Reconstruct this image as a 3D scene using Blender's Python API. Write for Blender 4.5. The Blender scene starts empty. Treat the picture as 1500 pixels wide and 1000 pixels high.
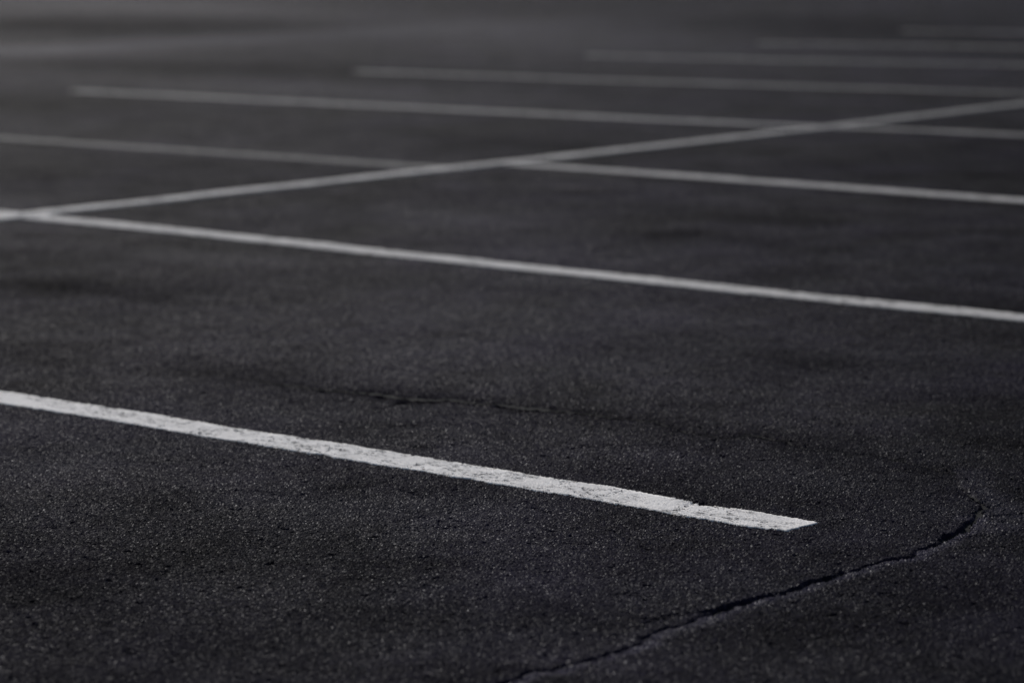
import bpy, math, random
import numpy as np
from mathutils import Matrix, Vector

sc = bpy.context.scene
C = sc.collection
rng = np.random.default_rng(7)

# ------------------------------------------------------------------ camera
H = 1.1
PITCH, ROLL, YAW = 0.1497015, -0.0170672, -0.7566877
FOCAL_PX = 4165.07
cy, sy, cp, sp = math.cos(YAW), math.sin(YAW), math.cos(PITCH), math.sin(PITCH)
F = Vector((sy * cp, cy * cp, -sp))
R = Vector((cy, -sy, 0.0))
U = R.cross(F)
R2 = R * math.cos(ROLL) + U * math.sin(ROLL)
U2 = -R * math.sin(ROLL) + U * math.cos(ROLL)
cd = bpy.data.cameras.new("camera")
cd.sensor_fit = 'HORIZONTAL'
cd.sensor_width = 36.0
cd.lens = 36.0 * FOCAL_PX / 1500.0
cd.clip_start = 0.05
cd.clip_end = 2000
cd.dof.use_dof = True
cd.dof.focus_distance = 5.25
cd.dof.aperture_fstop = 3.1
cd.dof.aperture_blades = 9
cam = bpy.data.objects.new("camera", cd)
cam.matrix_world = Matrix((
    (R2.x, U2.x, -F.x, 0), (R2.y, U2.y, -F.y, 0), (R2.z, U2.z, -F.z, H), (0, 0, 0, 1)))
C.objects.link(cam)
sc.camera = cam

# ------------------------------------------------------------------ helpers
def tag(o, label=None, cat=None, group=None, kind=None):
    if label: o['label'] = label
    if cat: o['category'] = cat
    if group: o['group'] = group
    if kind: o['kind'] = kind

def mesh_obj(name, verts, faces, mat):
    me = bpy.data.meshes.new(name)
    verts = np.asarray(verts, np.float32)
    faces = np.asarray(faces, np.int32)
    n = len(faces)
    me.vertices.add(len(verts)); me.vertices.foreach_set('co', verts.ravel())
    me.loops.add(n * 4); me.loops.foreach_set('vertex_index', faces.ravel())
    me.polygons.add(n)
    me.polygons.foreach_set('loop_start', np.arange(n, dtype=np.int32) * 4)
    me.polygons.foreach_set('use_smooth', np.ones(n, dtype=bool))
    me.update(calc_edges=True)
    me.validate()
    me.materials.append(mat)
    o = bpy.data.objects.new(name, me)
    C.objects.link(o)
    return o

def dice(o):
    m = o.modifiers.new('subdivision', 'SUBSURF')
    m.subdivision_type = 'SIMPLE'
    m.levels = 0
    m.render_levels = 1
    o.cycles.use_adaptive_subdivision = True
    o.cycles.dicing_rate = 1.0

class NT:
    """a few words for building node trees"""
    def __init__(s, name):
        s.mat = bpy.data.materials.new(name)
        s.mat.use_nodes = True
        s.nt = s.mat.node_tree
        s.nt.nodes.clear()
        s.co = s.add('ShaderNodeTexCoord').outputs['Object']
    def add(s, t, **kw):
        n = s.nt.nodes.new(t)
        for k, v in kw.items(): setattr(n, k, v)
        return n
    def put(s, sock, v):
        if isinstance(v, bpy.types.NodeSocket): s.nt.links.new(v, sock)
        elif isinstance(v, tuple) and len(v) == 3 and sock.type == 'RGBA': sock.default_value = (*v, 1)
        else: sock.default_value = v
    def m(s, op, a, b=None, c=None, clamp=False):
        n = s.add('ShaderNodeMath', operation=op, use_clamp=clamp)
        s.put(n.inputs[0], a)
        if b is not None: s.put(n.inputs[1], b)
        if c is not None: s.put(n.inputs[2], c)
        return n.outputs[0]
    def noise(s, scale, detail=2.0, rough=0.5, vec=None, dist=0.0, col=False):
        n = s.add('ShaderNodeTexNoise', noise_dimensions='3D')
        s.put(n.inputs['Vector'], vec or s.co)
        n.inputs['Scale'].default_value = scale
        n.inputs['Detail'].default_value = detail
        n.inputs['Roughness'].default_value = rough
        n.inputs['Distortion'].default_value = dist
        return n.outputs['Color'] if col else n.outputs['Fac']
    def voro(s, scale, feature='F1', vec=None, rand=1.0):
        n = s.add('ShaderNodeTexVoronoi', feature=feature, voronoi_dimensions='3D')
        s.put(n.inputs['Vector'], vec or s.co)
        n.inputs['Scale'].default_value = scale
        n.inputs['Randomness'].default_value = rand
        return n
    def map(s, v, a, b, c, d, smooth=False):
        n = s.add('ShaderNodeMapRange', interpolation_type='SMOOTHSTEP' if smooth else 'LINEAR')
        s.put(n.inputs[0], v)
        for i, x in enumerate((a, b, c, d)): s.put(n.inputs[i + 1], x)
        return n.outputs[0]
    def mix(s, f, a, b, blend='MIX'):
        n = s.add('ShaderNodeMix', data_type='RGBA', blend_type=blend)
        s.put(n.inputs[0], f); s.put(n.inputs[6], a); s.put(n.inputs[7], b)
        return n.outputs[2]
    def scaled(s, sx, sy_, sz, rot=0.0):
        n = s.add('ShaderNodeMapping')
        s.put(n.inputs['Vector'], s.co)
        n.inputs['Scale'].default_value = (sx, sy_, sz)
        n.inputs['Rotation'].default_value = (0, 0, rot)
        return n.outputs[0]
    def attr(s, name):
        return s.add('ShaderNodeAttribute', attribute_name=name).outputs['Fac']
    def flatco(s):
        """the coordinate pressed into the ground plane, so that steps do not stretch the grain"""
        n = s.add('ShaderNodeVectorMath', operation='MULTIPLY')
        s.put(n.inputs[0], s.co)
        n.inputs[1].default_value = (1, 1, 0)
        return n.outputs[0]
    def finish(s, col, rough, spec, height, name='BOTH', sheen=None):
        b = s.add('ShaderNodeBsdfPrincipled')
        s.put(b.inputs['Base Color'], col)
        s.put(b.inputs['Roughness'], rough)
        b.inputs['Diffuse Roughness'].default_value = 1.0 if spec != .06 else .5
        s.put(b.inputs['Specular IOR Level'], spec)
        if sheen: b.inputs['Specular Tint'].default_value = (*sheen, 1)
        out = s.add('ShaderNodeOutputMaterial')
        s.nt.links.new(b.outputs[0], out.inputs['Surface'])
        if height is not None:
            d = s.add('ShaderNodeDisplacement', space='OBJECT')
            d.inputs['Midlevel'].default_value = 0.0
            d.inputs['Scale'].default_value = 1.0
            s.put(d.inputs['Height'], height)
            s.nt.links.new(d.outputs[0], out.inputs['Displacement'])
        s.mat.displacement_method = name
        return s.mat

def relief(n):
    """height of the worn asphalt in metres: stones, pits between them, short fissures"""
    c = n.flatco(); n.co = c
    wob = n.noise(60, 1.0, col=True)
    v = n.add('ShaderNodeVectorMath', operation='MULTIPLY_ADD')
    n.put(v.inputs[0], wob); v.inputs[1].default_value = (.004, .004, 0); n.put(v.inputs[2], c)
    cw = v.outputs[0]
    st = n.voro(212, 'F1', vec=cw)
    dome = n.map(st.outputs['Distance'], 0.0, 0.75, 1.0, 0.0)
    tall = n.m('MULTIPLY', dome, n.map(n.noise(95, 1.0), .3, .7, .45, 1.0))
    st2 = n.voro(85, 'F1', vec=cw)
    big = n.map(st2.outputs['Distance'], 0.05, 0.6, 1.0, 0.0)
    big = n.m('MULTIPLY', big, n.map(n.noise(30, 2.0), .52, .66, 0.0, 1.0))
    fine = n.noise(420, 2.0)
    swell = n.noise(2.3, 3.0, .55)
    lump = n.noise(16, 3.0, .6)
    # fissures: thin valleys of a noise, present only in patches, drawn out along the traffic's way
    fv = n.noise(17, 2.0, .5, vec=n.scaled(0.6, 1.0, 1.0, -.75), dist=.2)
    fis = n.map(n.m('ABSOLUTE', n.m('SUBTRACT', fv, .5)), 0.0, .022, 1.0, 0.0, True)
    patch = n.map(n.noise(6.5, 4.0, .65), .54, .66, 0.0, 1.0, True)
    fis = n.m('MULTIPLY', fis, patch)
    pit = n.map(n.noise(34, 2.0, .55), .27, .36, 1.0, 0.0, True)
    return dict(cw=cw, st=st, dome=dome, tall=tall, big=big, fine=fine, swell=swell, lump=lump, fis=fis, pit=pit)

def wsum(n, terms):
    acc = None
    for w, x in terms:
        acc = n.m('MULTIPLY', x, w) if acc is None else n.m('MULTIPLY_ADD', x, w, acc)
    return acc

# ------------------------------------------------------------------ materials
def asphalt():
    n = NT('worn_asphalt')
    co0 = n.co
    r = relief(n)
    h = wsum(n, [(.0034, r['tall']), (.0022, r['big']), (.0004, r['fine']), (.010, r['swell']),
                 (.0035, r['lump']), (-.0040, r['fis']), (-.0048, r['pit'])])
    h = n.m('SUBTRACT', h, .0104)
    # colour: bitumen and stone, each stone its own tone; broad worn and oily areas
    stone = n.add('ShaderNodeSeparateColor'); n.put(stone.inputs[0], r['st'].outputs['Color'])
    tone = stone.outputs[0]
    base = n.mix(n.map(tone, .55, 1.0, 0.0, 1.0), (.0075, .0073, .0085), (.036, .0355, .038))
    base = n.mix(n.map(r['dome'], .1, .55, .7, 0.0), base, (.005, .005, .0056))
    blotch = n.noise(.9, 4.0, .6)
    base = n.mix(n.map(blotch, .38, .62, .0, .75), base, (.028, .0265, .031))
    mid = n.noise(3.3, 5.0, .62)
    worn = n.map(mid, .3, .7, .55, 1.45)
    wv = n.add('ShaderNodeCombineColor')
    for i_ in range(3): n.put(wv.inputs[i_], worn)
    base = n.mix(1.0, base, wv.outputs[0], 'MULTIPLY')
    stain = n.map(n.noise(2.1, 5.0, .65, vec=n.scaled(1.0, .55, 1.0, .2)), .56, .72, 0.0, .7, True)
    base = n.mix(stain, base, (.005, .005, .0054))
    rag = n.map(n.noise(9, 5.0, .7), .3, .7, .25, 1.5)
    base = n.mix(n.m('MULTIPLY', n.attr('grime_shade'), rag, clamp=True), base, (.001, .001, .0011))
    base = n.mix(n.m('MULTIPLY', n.m('MULTIPLY', n.attr('dust_light'), rag), n.map(n.noise(70, 3.0, .7), .35, .65, .35, 1.4), clamp=True), base, (.055, .053, .058))
    tint = n.noise(1.7, 3.0, .5)
    base = n.mix(n.map(tint, .40, .60, 0.0, 1.0), n.mix(1.0, base, (.97, 1.0, .98), 'MULTIPLY'),
                 n.mix(1.0, base, (1.05, .95, 1.20), 'MULTIPLY'))
    # lanes polished pale by wheels, far up the lot
    sep = n.add('ShaderNodeSeparateXYZ'); n.put(sep.inputs[0], co0)
    wob = n.m('MULTIPLY', n.m('SUBTRACT', n.noise(.22, 3.0), .5), 1.6)
    X = n.m('ADD', sep.outputs[0], wob)
    lane = n.map(n.m('ABSOLUTE', n.m('ADD', X, 19.6)), .1, 1.5, 1.0, 0.0, True)
    lane2 = n.map(n.m('ABSOLUTE', n.m('ADD', X, 28.5)), .5, 2.6, 1.0, 0.0, True)
    lane = n.m('MAXIMUM', lane, lane2)
    lane = n.m('MULTIPLY', lane, n.map(n.noise(.5, 3.0), .3, .7, .5, 1.0))
    lane = n.m('MULTIPLY', lane, n.map(sep.outputs[1], 15.5, 23.0, 1.0, .15, True))
    base = n.mix(lane, base, (.060, .058, .063))
    base = n.mix(1.0, base, (.81, .725, 1.03), 'MULTIPLY')
    rough = n.map(n.m('POWER', stone.outputs[1], 4.0), 0.0, 1.0, .85, .36)
    return n.finish(base, rough, n.m('MULTIPLY', n.m('ADD', n.m('MULTIPLY_ADD', lane, .024, n.m('MULTIPLY', worn, .0225)), n.m('MULTIPLY', n.attr('dust_light'), .04)), n.m('SUBTRACT', 1.0, n.m('MULTIPLY', n.attr('grime_shade'), .9, clamp=True))), h, sheen=(.88, .825, 1.0))

def paint():
    n = NT('worn_white_paint')
    r = relief(n)
    h = wsum(n, [(.0016, r['tall']), (.0010, r['big']), (.0002, r['fine']), (.010, r['swell']),
                 (.0035, r['lump']), (-.0030, r['fis'])])
    h = n.m('SUBTRACT', h, .0088)
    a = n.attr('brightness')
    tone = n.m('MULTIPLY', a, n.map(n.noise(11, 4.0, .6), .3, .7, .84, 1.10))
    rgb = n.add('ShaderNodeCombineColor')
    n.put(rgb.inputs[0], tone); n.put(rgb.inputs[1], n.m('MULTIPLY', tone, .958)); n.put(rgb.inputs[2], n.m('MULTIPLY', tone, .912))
    # crazing: dark hair cracks across the paint where it has split with the asphalt
    cz = n.noise(24, 4.0, .65, vec=n.scaled(.5, 1.3, 1.0, -.75), dist=.5)
    cz = n.map(n.m('ABSOLUTE', n.m('SUBTRACT', cz, .5)), .0, .026, 1.0, 0.0, True)
    cz = n.m('MULTIPLY', cz, n.map(n.noise(6, 3.0, .6), .40, .54, 0.0, 1.0, True))
    pin = n.map(n.noise(150, 2.0, .6), .26, .34, 1.0, 0.0, True)
    bare = n.m('MULTIPLY', n.map(r['dome'], .62, .85, 0.0, 1.0), n.map(n.noise(24, 3.0, .65), .51, .64, 0.0, .8, True))
    wear = n.m('MAXIMUM', n.m('MAXIMUM', n.m('MULTIPLY', cz, .95), n.m('MULTIPLY', pin, .6)), bare)
    wear = n.m('MAXIMUM', wear, n.m('MULTIPLY', r['fis'], .9))
    col = n.mix(wear, rgb.outputs[0], (.035, .034, .034))
    h = n.m('MULTIPLY_ADD', cz, -.0020, h)
    return n.finish(col, .75, .06, h)

def dirt():
    n = NT('crack_grit')
    g = n.noise(180, 3.0, .6)
    col = n.mix(g, (.005, .005, .0054), (.024, .0235, .024))
    return n.finish(col, .95, .1, n.m('MULTIPLY', g, .003))

M_ASPHALT, M_PAINT, M_DIRT = asphalt(), paint(), dirt()

# ------------------------------------------------------------------ cracks (world metres)
S = H
def inv(pts):
    """where these picture points of the survey lie on the flat ground"""
    out = []
    for x, y in pts:
        d = F + R2 * ((x - 750) / FOCAL_PX) - U2 * ((y - 500) / FOCAL_PX)
        t = H / -d.z
        out.append((d.x * t, d.y * t))
    return np.array(out)

MAIN = [(560, 1060), (640, 1030), (743, 995), (800, 980), (850, 968), (893, 953), (930, 943), (953, 927), (983, 917), (1017, 907), (1047, 897),
        (1062, 888), (1083, 880), (1117, 873), (1150, 868), (1167, 859), (1200, 848), (1222, 840), (1255, 833), (1284, 823),
        (1310, 817), (1332, 811), (1358, 799), (1376, 791), (1398, 780), (1411, 772), (1427, 759), (1437, 753)]
MAIN_W = [.006] * 2 + [.0062, .0065, .006, .006, .006, .005, .0045, .004, .005, .012, .014, .010, .005, .008, .010, .007, .005, .005, .007,
          .006, .008, .012, .014, .015, .014, .010]
FORK = [(927, 918), (945, 912), (960, 907), (983, 899), (1010, 897), (1043, 892), (1062, 888)]
FORK_W = [.002, .004, .005, .006, .005, .007, .008]
EDGE = [(1437, 753), (1446, 753), (1464, 752), (1492, 750), (1530, 748)]
EDGE_W = [.010, .009, .009, .008, .008]
RISE = [(1437, 753), (1440, 740), (1433, 730), (1424, 722), (1410, 710), (1404, 700), (1398, 690)]
RISE_W = [.009, .008, .006, .005, .004, .003, .002]
SIDE = [(1398, 785), (1425, 782), (1450, 779), (1481, 776), (1520, 771)]
SIDE_W = [.004, .007, .008, .007, .007]
LONG = [(330, 548), (400, 560), (495, 570), (530, 574), (563, 577), (610, 583), (660, 583), (700, 588), (720, 590), (753, 593), (803, 598), (847, 602),
        (897, 609), (953, 614), (1008, 632), (1060, 640), (1100, 634), (1148, 645), (1180, 654), (1236, 660), (1280, 666), (1295, 667),
        (1323, 674), (1354, 681), (1398, 692)]
LONG_W = [.002, .004, .008, .013, .016, .016, .012, .009, .011, .012, .010, .007, .006, .005, .003, .005, .006, .003, .003, .003, .003, .003, .003, .002, .002]
NICK = [(985, 752), (996, 746), (1003, 740), (1012, 735), (1026, 734), (1040, 733)]
NICK_W = [.002, .003, .004, .012, .010, .004]
SCORE = [(560, 623), (585, 623), (606, 622), (620, 620)]
SCORE_W = [.002, .006, .006, .002]
SCORE2 = [(585, 652), (605, 651), (625, 654), (645, 656)]
SCORE2_W = [.002, .005, .006, .002]
SCORE3 = [(470, 717), (490, 712), (510, 710), (525, 709)]
SCORE3_W = [.002, .004, .006, .002]

def jag(pix, wid, step=.012, amp=.004, seed=1, scale=.62):
    rg = np.random.default_rng(seed)
    p = inv(pix); w = np.array(wid)
    d = np.r_[0, np.cumsum(np.hypot(*np.diff(p, axis=0).T))]
    n = max(6, int(d[-1] / step))
    t = np.linspace(0, d[-1], n)
    q = np.c_[np.interp(t, d, p[:, 0]), np.interp(t, d, p[:, 1])]
    tn = np.gradient(q, axis=0); tn /= np.linalg.norm(tn, axis=1)[:, None]
    nn = np.c_[-tn[:, 1], tn[:, 0]]
    k = np.interp(np.arange(n), np.arange(0, n + 3, 3), rg.normal(0, 1, len(np.arange(0, n + 3, 3)))) + .5 * rg.normal(0, 1, n)
    q = q + nn * (k * amp)[:, None]
    w = scale * np.interp(t, d, w) * np.clip(1 + .35 * rg.normal(0, 1, n), .35, 1.8)
    return q, w

CR = {  # name: (path, half widths, depth)
    'main': (*jag(MAIN, MAIN_W, amp=.0045, seed=3, scale=.34), .013),
    'fork': (*jag(FORK, FORK_W, amp=.003, seed=4), .014),
    'edge': (*jag(EDGE, EDGE_W, amp=.003, seed=5), .010),
    'rise': (*jag(RISE, RISE_W, amp=.003, seed=6), .008),
    'side': (*jag(SIDE, SIDE_W, amp=.003, seed=8), .009),
    'long': (*jag(LONG, LONG_W, amp=.0055, seed=9, scale=1.6), .022),
    'nick': (*jag(NICK, NICK_W, amp=.002, seed=10), .010),
    'score': (*jag(SCORE, SCORE_W, amp=.003, seed=11), .010),
    'score2': (*jag(SCORE2, SCORE2_W, amp=.003, seed=12), .010),
    'score3': (*jag(SCORE3, SCORE3_W, amp=.003, seed=13), .010),
}

def seg_dist(px, py, q, w):
    """signed distance to the polyline (positive on its left) and the width there"""
    best = np.full(px.shape, 1e9); sgn = np.zeros(px.shape); ww = np.zeros(px.shape)
    for i in range(len(q) - 1):
        a, b = q[i], q[i + 1]
        d = b - a; L = d @ d + 1e-12
        t = np.clip(((px - a[0]) * d[0] + (py - a[1]) * d[1]) / L, 0, 1)
        ex, ey = px - (a[0] + t * d[0]), py - (a[1] + t * d[1])
        e = np.hypot(ex, ey)
        c = d[0] * ey - d[1] * ex
        k = e < best
        best[k] = e[k]; sgn[k] = np.sign(c[k]); ww[k] = (w[i] + (w[i + 1] - w[i]) * t)[k]
    return best, sgn, ww

def sm(x): x = np.clip(x, 0, 1); return x * x * (3 - 2 * x)

def cracks_height(px, py):
    z = np.zeros(px.shape); rng2 = np.random.default_rng(5)
    for name, (q, w, D) in CR.items():
        lo, hi = q.min(0) - .35, q.max(0) + .35
        k = (px > lo[0]) & (px < hi[0]) & (py > lo[1]) & (py < hi[1])
        if not k.any(): continue
        d, s, ww = seg_dist(px[k], py[k], q, w)
        g = -D * sm((ww * 1.25 - d) / (ww * .6 + .001)) * np.clip(ww / .006, .45, 1.25)
        ends = np.minimum(np.hypot(px[k] - q[0, 0], py[k] - q[0, 1]), np.hypot(px[k] - q[-1, 0], py[k] - q[-1, 1]))
        fade = sm(ends / .12)
        if name == 'main':      # the slab beyond stands a little higher, the near lip is crumbled
            st = np.clip(ww / .0045, .12, 1.0)
            up = st * np.where(s > 0, 1, 0) * .0022 * np.exp(-np.maximum(d - ww, 0) / .10)
            dn = st * np.where(s <= 0, 1, 0) * -.0042 * np.exp(-np.maximum(d - ww, 0) / .022)
            g = g + (up + dn) * fade
        if name == 'long':      # a shallow healed seam
            g = -.012 * np.clip(ww / .012, .25, 1.3) * np.exp(-(d / (ww * 1.2 + .010)) ** 2)
        if name == 'long':
            g = g + np.where(s > 0, -.0025, .0035) * np.exp(-np.maximum(d - ww, 0) / .05) * fade
        if name == 'rise':
            g = g + np.where(s > 0, -.002, .0025) * np.exp(-np.maximum(d - ww, 0) / .05) * fade
        if name in ('edge', 'side'):
            g = g + np.where(s > 0, -.003, .004) * np.exp(-np.maximum(d - ww, 0) / .06) * fade
        crumb = rng2.normal(0, 1, d.shape) * .0011 * np.exp(-np.maximum(d - ww, 0) / .022) * np.clip(ww / .003, .3, 1)
        z[k] = z[k] + g + crumb
    return z

# ------------------------------------------------------------------ ground: one sheet, finest round the cracks
def axis(fine, lo, hi, grow=1.07):
    a = []
    for (s, e, st), nx in zip(fine, fine[1:] + [None]):
        a += list(np.arange(s, e - st * .25, st))
    a.append(fine[-1][1])
    st = fine[-1][2]; x = a[-1]
    while x < hi: st *= grow; x += st; a.append(x)
    st = fine[0][2]; x = a[0]; b = []
    while x > lo: st *= grow; x -= st; b.append(x)
    return np.array(b[::-1] + a)
gx = axis([(-5.0, -3.30, .010), (-3.30, -2.95, .006), (-2.95, -2.64, .002), (-2.64, -2.50, .006)], -320, 220)
gy = axis([(2.45, 4.36, .006), (4.36, 4.80, .0045)], -160, 360)
GX, GY = np.meshgrid(gx, gy, indexing='xy')
GZ = cracks_height(GX, GY)
nx, ny = len(gx), len(gy)
idx = np.arange(nx * ny).reshape(ny, nx)
faces = np.stack([idx[:-1, :-1], idx[:-1, 1:], idx[1:, 1:], idx[1:, :-1]], -1).reshape(-1, 4)
ground = mesh_obj('ground', np.c_[GX.ravel(), GY.ravel(), GZ.ravel()], faces, M_ASPHALT)
# dirt gathered along the cracks, stains, pale scuffed patches and painted light falloff
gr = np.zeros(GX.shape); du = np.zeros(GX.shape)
for name, amt, rad in (('main', .5, .02), ('long', 1.35, .085), ('rise', .5, .025), ('edge', .4, .02), ('nick', .7, .012),
                       ('score', .8, .02), ('score2', .8, .02), ('score3', .8, .02)):
    q, w_, D = CR[name]
    k = (GX > q[:, 0].min() - .3) & (GX < q[:, 0].max() + .3) & (GY > q[:, 1].min() - .3) & (GY < q[:, 1].max() + .3)
    d_, s_, ww_ = seg_dist(GX[k], GY[k], q, w_)
    wr = np.clip(ww_ / ww_.max(), .5 if name == 'long' else .25, 1)
    gr[k] = np.maximum(gr[k], amt * wr * np.exp(-np.maximum(d_ - ww_, 0) / rad))
    if name == 'main':
        du[k] = np.maximum(du[k], np.where(s_ < 0, 1.0, .25) * np.exp(-((d_ - .012) / .018) ** 2))  # dust by the crack, also painting the lit highlight on its near lip
    if name in ('edge', 'rise'):
        du[k] = np.maximum(du[k], np.where(s_ < 0, .45, .05) * np.exp(-((d_ - .03) / .035) ** 2))
STAINS_SHADE = [(90, 38, 260, 11, .75), (330, 36, 200, 8, .6), (250, 98, 330, 9, .55), (40, 150, 200, 16, .5), (80, 260, 260, 20, .4), (470, 28, 120, 6, .3), (1490, 230, 190, 55, .4), (1480, 600, 130, 110, .3), (60, 880, 240, 120, .35), (520, 820, 160, 30, .25), (1000, 700, 200, 22, .25), (1300, 900, 140, 40, .2), (110, 420, 190, 16, .75), (215, 436, 120, 9, .7), (330, 545, 160, 14, .6), (900, 505, 130, 20, .35), (1160, 525, 120, 18, .55), (1000, 590, 120, 8, .4),
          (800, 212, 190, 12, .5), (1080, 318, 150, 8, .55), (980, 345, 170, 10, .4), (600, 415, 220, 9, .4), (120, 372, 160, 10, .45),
          (1390, 440, 130, 14, .35), (200, 235, 260, 14, .35), (1290, 250, 160, 14, .4), (450, 100, 110, 8, .5), (1250, 40, 260, 14, .5)]  # those at the right edge paint dimmer light into the asphalt
PALE_LIGHT = [(640, 760, 210, 34, .3), (1180, 700, 170, 16, .2), (250, 690, 200, 20, .2), (480, 132, 270, 12, .4), (800, 40, 260, 16, .25), (230, 9, 420, 8, .55), (70, 73, 150, 7, .45), (330, 60, 170, 6, .45), (600, 48, 170, 14, .3), (720, 480, 430, 105, .34), (720, 380, 300, 45, .22), (700, 322, 130, 10, .5), (330, 378, 170, 10, .45), (400, 225, 240, 8, .2), (980, 465, 160, 10, .3), (790, 455, 190, 14, .35), (300, 470, 150, 12, .3),
        (840, 965, 90, 14, .6), (1460, 768, 45, 9, .6), (620, 150, 260, 9, .3), (750, 50, 330, 22, .5)]  # the broad central ones paint brighter light into the asphalt
for lst, arr in ((STAINS_SHADE, gr), (PALE_LIGHT, du)):
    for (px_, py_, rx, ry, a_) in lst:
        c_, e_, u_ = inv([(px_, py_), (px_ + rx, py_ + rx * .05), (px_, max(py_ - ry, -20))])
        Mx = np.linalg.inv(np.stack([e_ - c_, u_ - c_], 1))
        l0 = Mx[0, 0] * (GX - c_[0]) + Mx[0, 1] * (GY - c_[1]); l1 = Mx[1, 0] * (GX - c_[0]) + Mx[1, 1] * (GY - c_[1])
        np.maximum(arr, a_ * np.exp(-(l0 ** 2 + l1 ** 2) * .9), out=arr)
for nm, arr in (('grime_shade', gr), ('dust_light', du)):
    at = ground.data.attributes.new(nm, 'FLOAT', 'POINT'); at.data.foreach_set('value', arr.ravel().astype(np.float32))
tag(ground, kind='structure', label='dark worn asphalt of the parking lot')
dice(ground)

# grit lying in the open cracks
def crack(keys, label):
    vs, fs = [], []
    for key in keys:
        q, w, D = CR[key]
        tn = np.gradient(q, axis=0); tn /= np.linalg.norm(tn, axis=1)[:, None]
        nn = np.c_[-tn[:, 1], tn[:, 0]]
        o0 = len(vs)
        if key == 'long':
            w = w * .45; D = .004
        zz = -.0105 - D * .62 * np.clip(w / .006, .45, 1.25) + .0055
        for i in range(len(q)):
            for k in (-1.0, -.35, .35, 1.0):
                p = q[i] + nn[i] * w[i] * k * 1.05
                vs.append((p[0], p[1], zz[i] + .002 * abs(k)))
        for i in range(len(q) - 1):
            for j in range(3):
                a = o0 + i * 4 + j
                fs.append((a, a + 4, a + 5, a + 1))
    o = mesh_obj('pavement_crack', vs, fs, M_DIRT)
    tag(o, label, 'crack', 'cracks in the asphalt')
    return o
crack(['main'], 'wide jagged black crack running from the end of the bright line to the bottom edge')
crack(['fork'], 'short black splinter crack forking off beside the wide jagged crack')
crack(['edge', 'rise'], 'ragged crack rising and branching from the upper end of the wide jagged crack')
crack(['side'], 'thin crack leaving the wide jagged crack towards the right edge')
crack(['long'], 'long crumbled crack running behind the bright painted line, parallel to it')
crack(['score'], 'small dark gouge between the long crumbled crack and the bright line')
crack(['score2'], 'small dark gouge hard against the far edge of the bright line')
crack(['score3'], 'small dark gouge on the near side of the bright line')

# ------------------------------------------------------------------ painted lines
def stripe(name, pts, width, bright, label, group, z=.0014, step=.02, edge=.0018, nw=8, seed=0, chip=0.0, bites=()):
    rg = np.random.default_rng(seed)
    p = np.array(pts, float)
    d = np.r_[0, np.cumsum(np.hypot(*np.diff(p, axis=0).T))]
    n = int(d[-1] / step) + 1
    t = np.linspace(0, d[-1], n)
    q = np.c_[np.interp(t, d, p[:, 0]), np.interp(t, d, p[:, 1])]
    ker = np.ones(41) / 41                                   # no kinks: the painter's hand was steady
    if n > 120:
        pad = np.r_[[q[0] - (q[1] - q[0]) * i for i in range(20, 0, -1)], q, [q[-1] + (q[-1] - q[-2]) * i for i in range(1, 21)]]
        q = np.c_[np.convolve(pad[:, 0], ker, 'valid'), np.convolve(pad[:, 1], ker, 'valid')]
    tn = np.gradient(q, axis=0); tn /= np.linalg.norm(tn, axis=1)[:, None]
    nn = np.c_[-tn[:, 1], tn[:, 0]]
    def rag():
        k = rg.normal(0, 1, n); k2 = np.interp(np.arange(n), np.arange(0, n + 7, 7), rg.normal(0, 1, len(np.arange(0, n + 7, 7))))
        return edge * (k * .7 + k2 * .8)
    e0, e1 = rag(), rag()
    ks = np.linspace(-1, 1, nw + 1)
    vs, br, ct = [], [], []
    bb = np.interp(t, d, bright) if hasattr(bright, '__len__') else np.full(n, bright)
    cz = cracks_height(q[:, 0], q[:, 1]) * 0
    for bx, side, depth, half in bites:                      # paint broken out of the edge
        hit = np.clip(1.3 * (1 - np.abs(q[:, 0] - bx) / half), 0, 1) * depth
        if side > 0: e1 -= hit
        else: e0 -= hit
    endrag = rg.normal(0, 1, nw + 1) * edge * 1.2
    for i in range(n):
        row = []
        for j, k in enumerate(ks):
            e = (-e0[i] * max(0, -k) + e1[i] * max(0, k)) + (max(0.0, -k) * chip * max(0.0, 1 - (d[-1] - t[i]) / .07))
            row.append((q[i] + nn[i] * (k * width / 2 + e) + tn[i] * (endrag[j] if i in (0, n - 1) else 0.0), z))
        row = [(row[0][0] - nn[i] * .0012, z - .008)] + row + [(row[-1][0] + nn[i] * .0012, z - .008)]
        for pt, zz in row: vs.append((pt[0], pt[1], zz))
    m = nw + 3
    V = np.array(vs)
    inner = cracks_height(V[:, 0], V[:, 1])
    V[:, 2] += inner                                          # the paint follows the broken surface
    for rw, sgn in ((0, -1), (n - 1, 1)):                     # close the two ends
        cap = V[rw * m:(rw + 1) * m].copy()
        cap[:, :2] += tn[rw] * sgn * .0012; cap[:, 2] -= .008
        V = np.r_[V, cap]
    fs = []
    for i in range(n - 1):
        for j in range(m - 1):
            a = i * m + j
            fs.append((a, a + m, a + m + 1, a + 1))
    for j in range(m - 1):
        a, c = j, n * m + j
        fs.append((a, a + 1, c + 1, c))
        a, c = (n - 1) * m + j, (n + 1) * m + j
        fs.append((a, c, c + 1, a + 1))
    o = mesh_obj(name, V, fs, M_PAINT)
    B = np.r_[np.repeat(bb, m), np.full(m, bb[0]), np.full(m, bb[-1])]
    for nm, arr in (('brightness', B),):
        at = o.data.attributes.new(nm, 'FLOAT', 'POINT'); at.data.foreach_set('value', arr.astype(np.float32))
    tag(o, label, 'painted line', group, kind='thing')
    dice(o)
    return o

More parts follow.
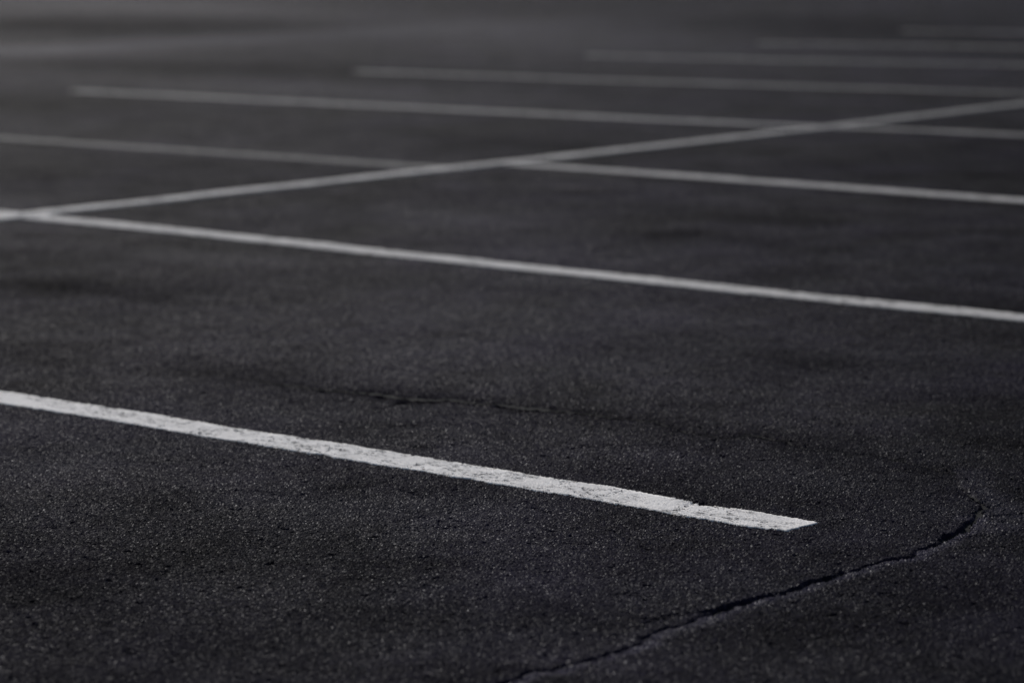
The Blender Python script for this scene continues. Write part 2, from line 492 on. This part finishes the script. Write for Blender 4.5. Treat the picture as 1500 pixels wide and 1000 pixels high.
G = 'painted lines between the parking stalls'
W = .112  # tone lists below dim rightward: shade painted into the line colour
stripe('stall_line', [(-8.62, 3.86), (-5.39, 3.957), (-4.676, 3.973), (-4.16, 3.985), (-3.424, 3.995), (-3.062, 3.990)], W, .83,
       'crisp bright white line in the foreground, its blunt end beside the jagged crack', G, z=.0005, step=.006, edge=.0021, nw=14, seed=1, chip=.022,
       bites=[(-3.325, 1, .014, .022), (-3.30, 1, .007, .04), (-3.12, -1, .006, .02), (-3.20, -1, .004, .015), (-3.85, -1, .005, .03), (-4.25, -1, .006, .03), (-4.4, 1, .004, .02)])
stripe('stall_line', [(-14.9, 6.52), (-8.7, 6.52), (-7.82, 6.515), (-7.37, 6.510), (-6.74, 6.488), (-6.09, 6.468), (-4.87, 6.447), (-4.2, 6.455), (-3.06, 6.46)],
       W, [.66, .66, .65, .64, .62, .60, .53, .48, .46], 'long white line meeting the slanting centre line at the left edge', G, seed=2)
stripe('stall_line', [(-14.85, 8.82), (-11.9, 8.825), (-9.4, 8.835), (-8.60, 8.84)], W, .20,
       'dull grey line ending against the centre line from the left', G, seed=3)
stripe('stall_line', [(-8.74, 9.16), (-7.25, 9.12), (-6.5, 9.075), (-5.9, 9.04), (-3.06, 8.95)], W, .47,
       'pale line starting at the centre line and running to the right edge', G, seed=4)
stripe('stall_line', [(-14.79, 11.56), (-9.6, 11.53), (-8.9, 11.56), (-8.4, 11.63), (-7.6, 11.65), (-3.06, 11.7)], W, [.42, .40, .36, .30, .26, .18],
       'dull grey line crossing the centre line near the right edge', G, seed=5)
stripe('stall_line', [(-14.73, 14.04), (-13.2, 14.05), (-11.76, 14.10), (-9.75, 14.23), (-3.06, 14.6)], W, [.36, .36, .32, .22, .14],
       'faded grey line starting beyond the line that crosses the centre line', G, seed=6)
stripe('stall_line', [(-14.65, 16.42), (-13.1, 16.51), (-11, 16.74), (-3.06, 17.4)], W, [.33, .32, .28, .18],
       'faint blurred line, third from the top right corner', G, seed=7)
stripe('stall_line', [(-14.68, 18.58), (-13.46, 18.70), (-9, 19.1), (-3.06, 19.6)], W, .30,
       'faint blurred line, second from the top right corner', G, seed=8)
stripe('stall_line', [(-14.9, 20.9), (-12, 21.15), (-3.06, 21.9)], W, .31,
       'faintest shortest line at the top right corner', G, seed=9)
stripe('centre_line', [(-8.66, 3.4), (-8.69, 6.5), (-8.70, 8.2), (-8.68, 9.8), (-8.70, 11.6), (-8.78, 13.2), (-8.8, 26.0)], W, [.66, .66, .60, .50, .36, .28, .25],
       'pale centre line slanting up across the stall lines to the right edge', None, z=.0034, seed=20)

# ------------------------------------------------------------------ light
SUN_AZ = math.radians(156)      # seen from above, counter-clockwise from +X
SUN_EL = math.radians(37)
to_sun = Vector((math.cos(SUN_EL) * math.cos(SUN_AZ), math.cos(SUN_EL) * math.sin(SUN_AZ), math.sin(SUN_EL)))
ld = bpy.data.lights.new('sun', 'SUN')
ld.energy = 3.2
ld.angle = math.radians(.5)
ld.color = (1.0, .975, .955)
so = bpy.data.objects.new('sun', ld)
so.rotation_euler = to_sun.to_track_quat('Z', 'Y').to_euler()
so.location = (0, 0, 20)
C.objects.link(so)
w = bpy.data.worlds.new('World'); sc.world = w; w.use_nodes = True
nt = w.node_tree; nt.nodes.clear()
sky = nt.nodes.new('ShaderNodeTexSky'); sky.sky_type = 'NISHITA'; sky.sun_disc = False
sky.sun_elevation = SUN_EL
sky.sun_rotation = math.pi / 2 - SUN_AZ
sky.dust_density = 2.0
bg = nt.nodes.new('ShaderNodeBackground'); bg.inputs['Strength'].default_value = .05
wo = nt.nodes.new('ShaderNodeOutputWorld')
nt.links.new(sky.outputs[0], bg.inputs[0]); nt.links.new(bg.outputs[0], wo.inputs[0])

# ------------------------------------------------------------------ render settings
sc.render.engine = 'CYCLES'
sc.cycles.feature_set = 'EXPERIMENTAL'
sc.cycles.dicing_rate = 1.3
sc.cycles.offscreen_dicing_scale = 20
sc.cycles.max_subdivisions = 10
sc.cycles.use_denoising = True
sc.cycles.denoiser = 'OPENIMAGEDENOISE'
sc.cycles.denoising_input_passes = 'RGB_ALBEDO_NORMAL'
sc.cycles.use_adaptive_sampling = False
sc.cycles.max_bounces = 4
sc.cycles.sample_clamp_direct = 3.0
sc.cycles.sample_clamp_indirect = 2.0
vs_ = sc.view_settings
vs_.view_transform = 'Standard'
vs_.look = 'None'
vs_.exposure = 0.40
vs_.gamma = 1.0
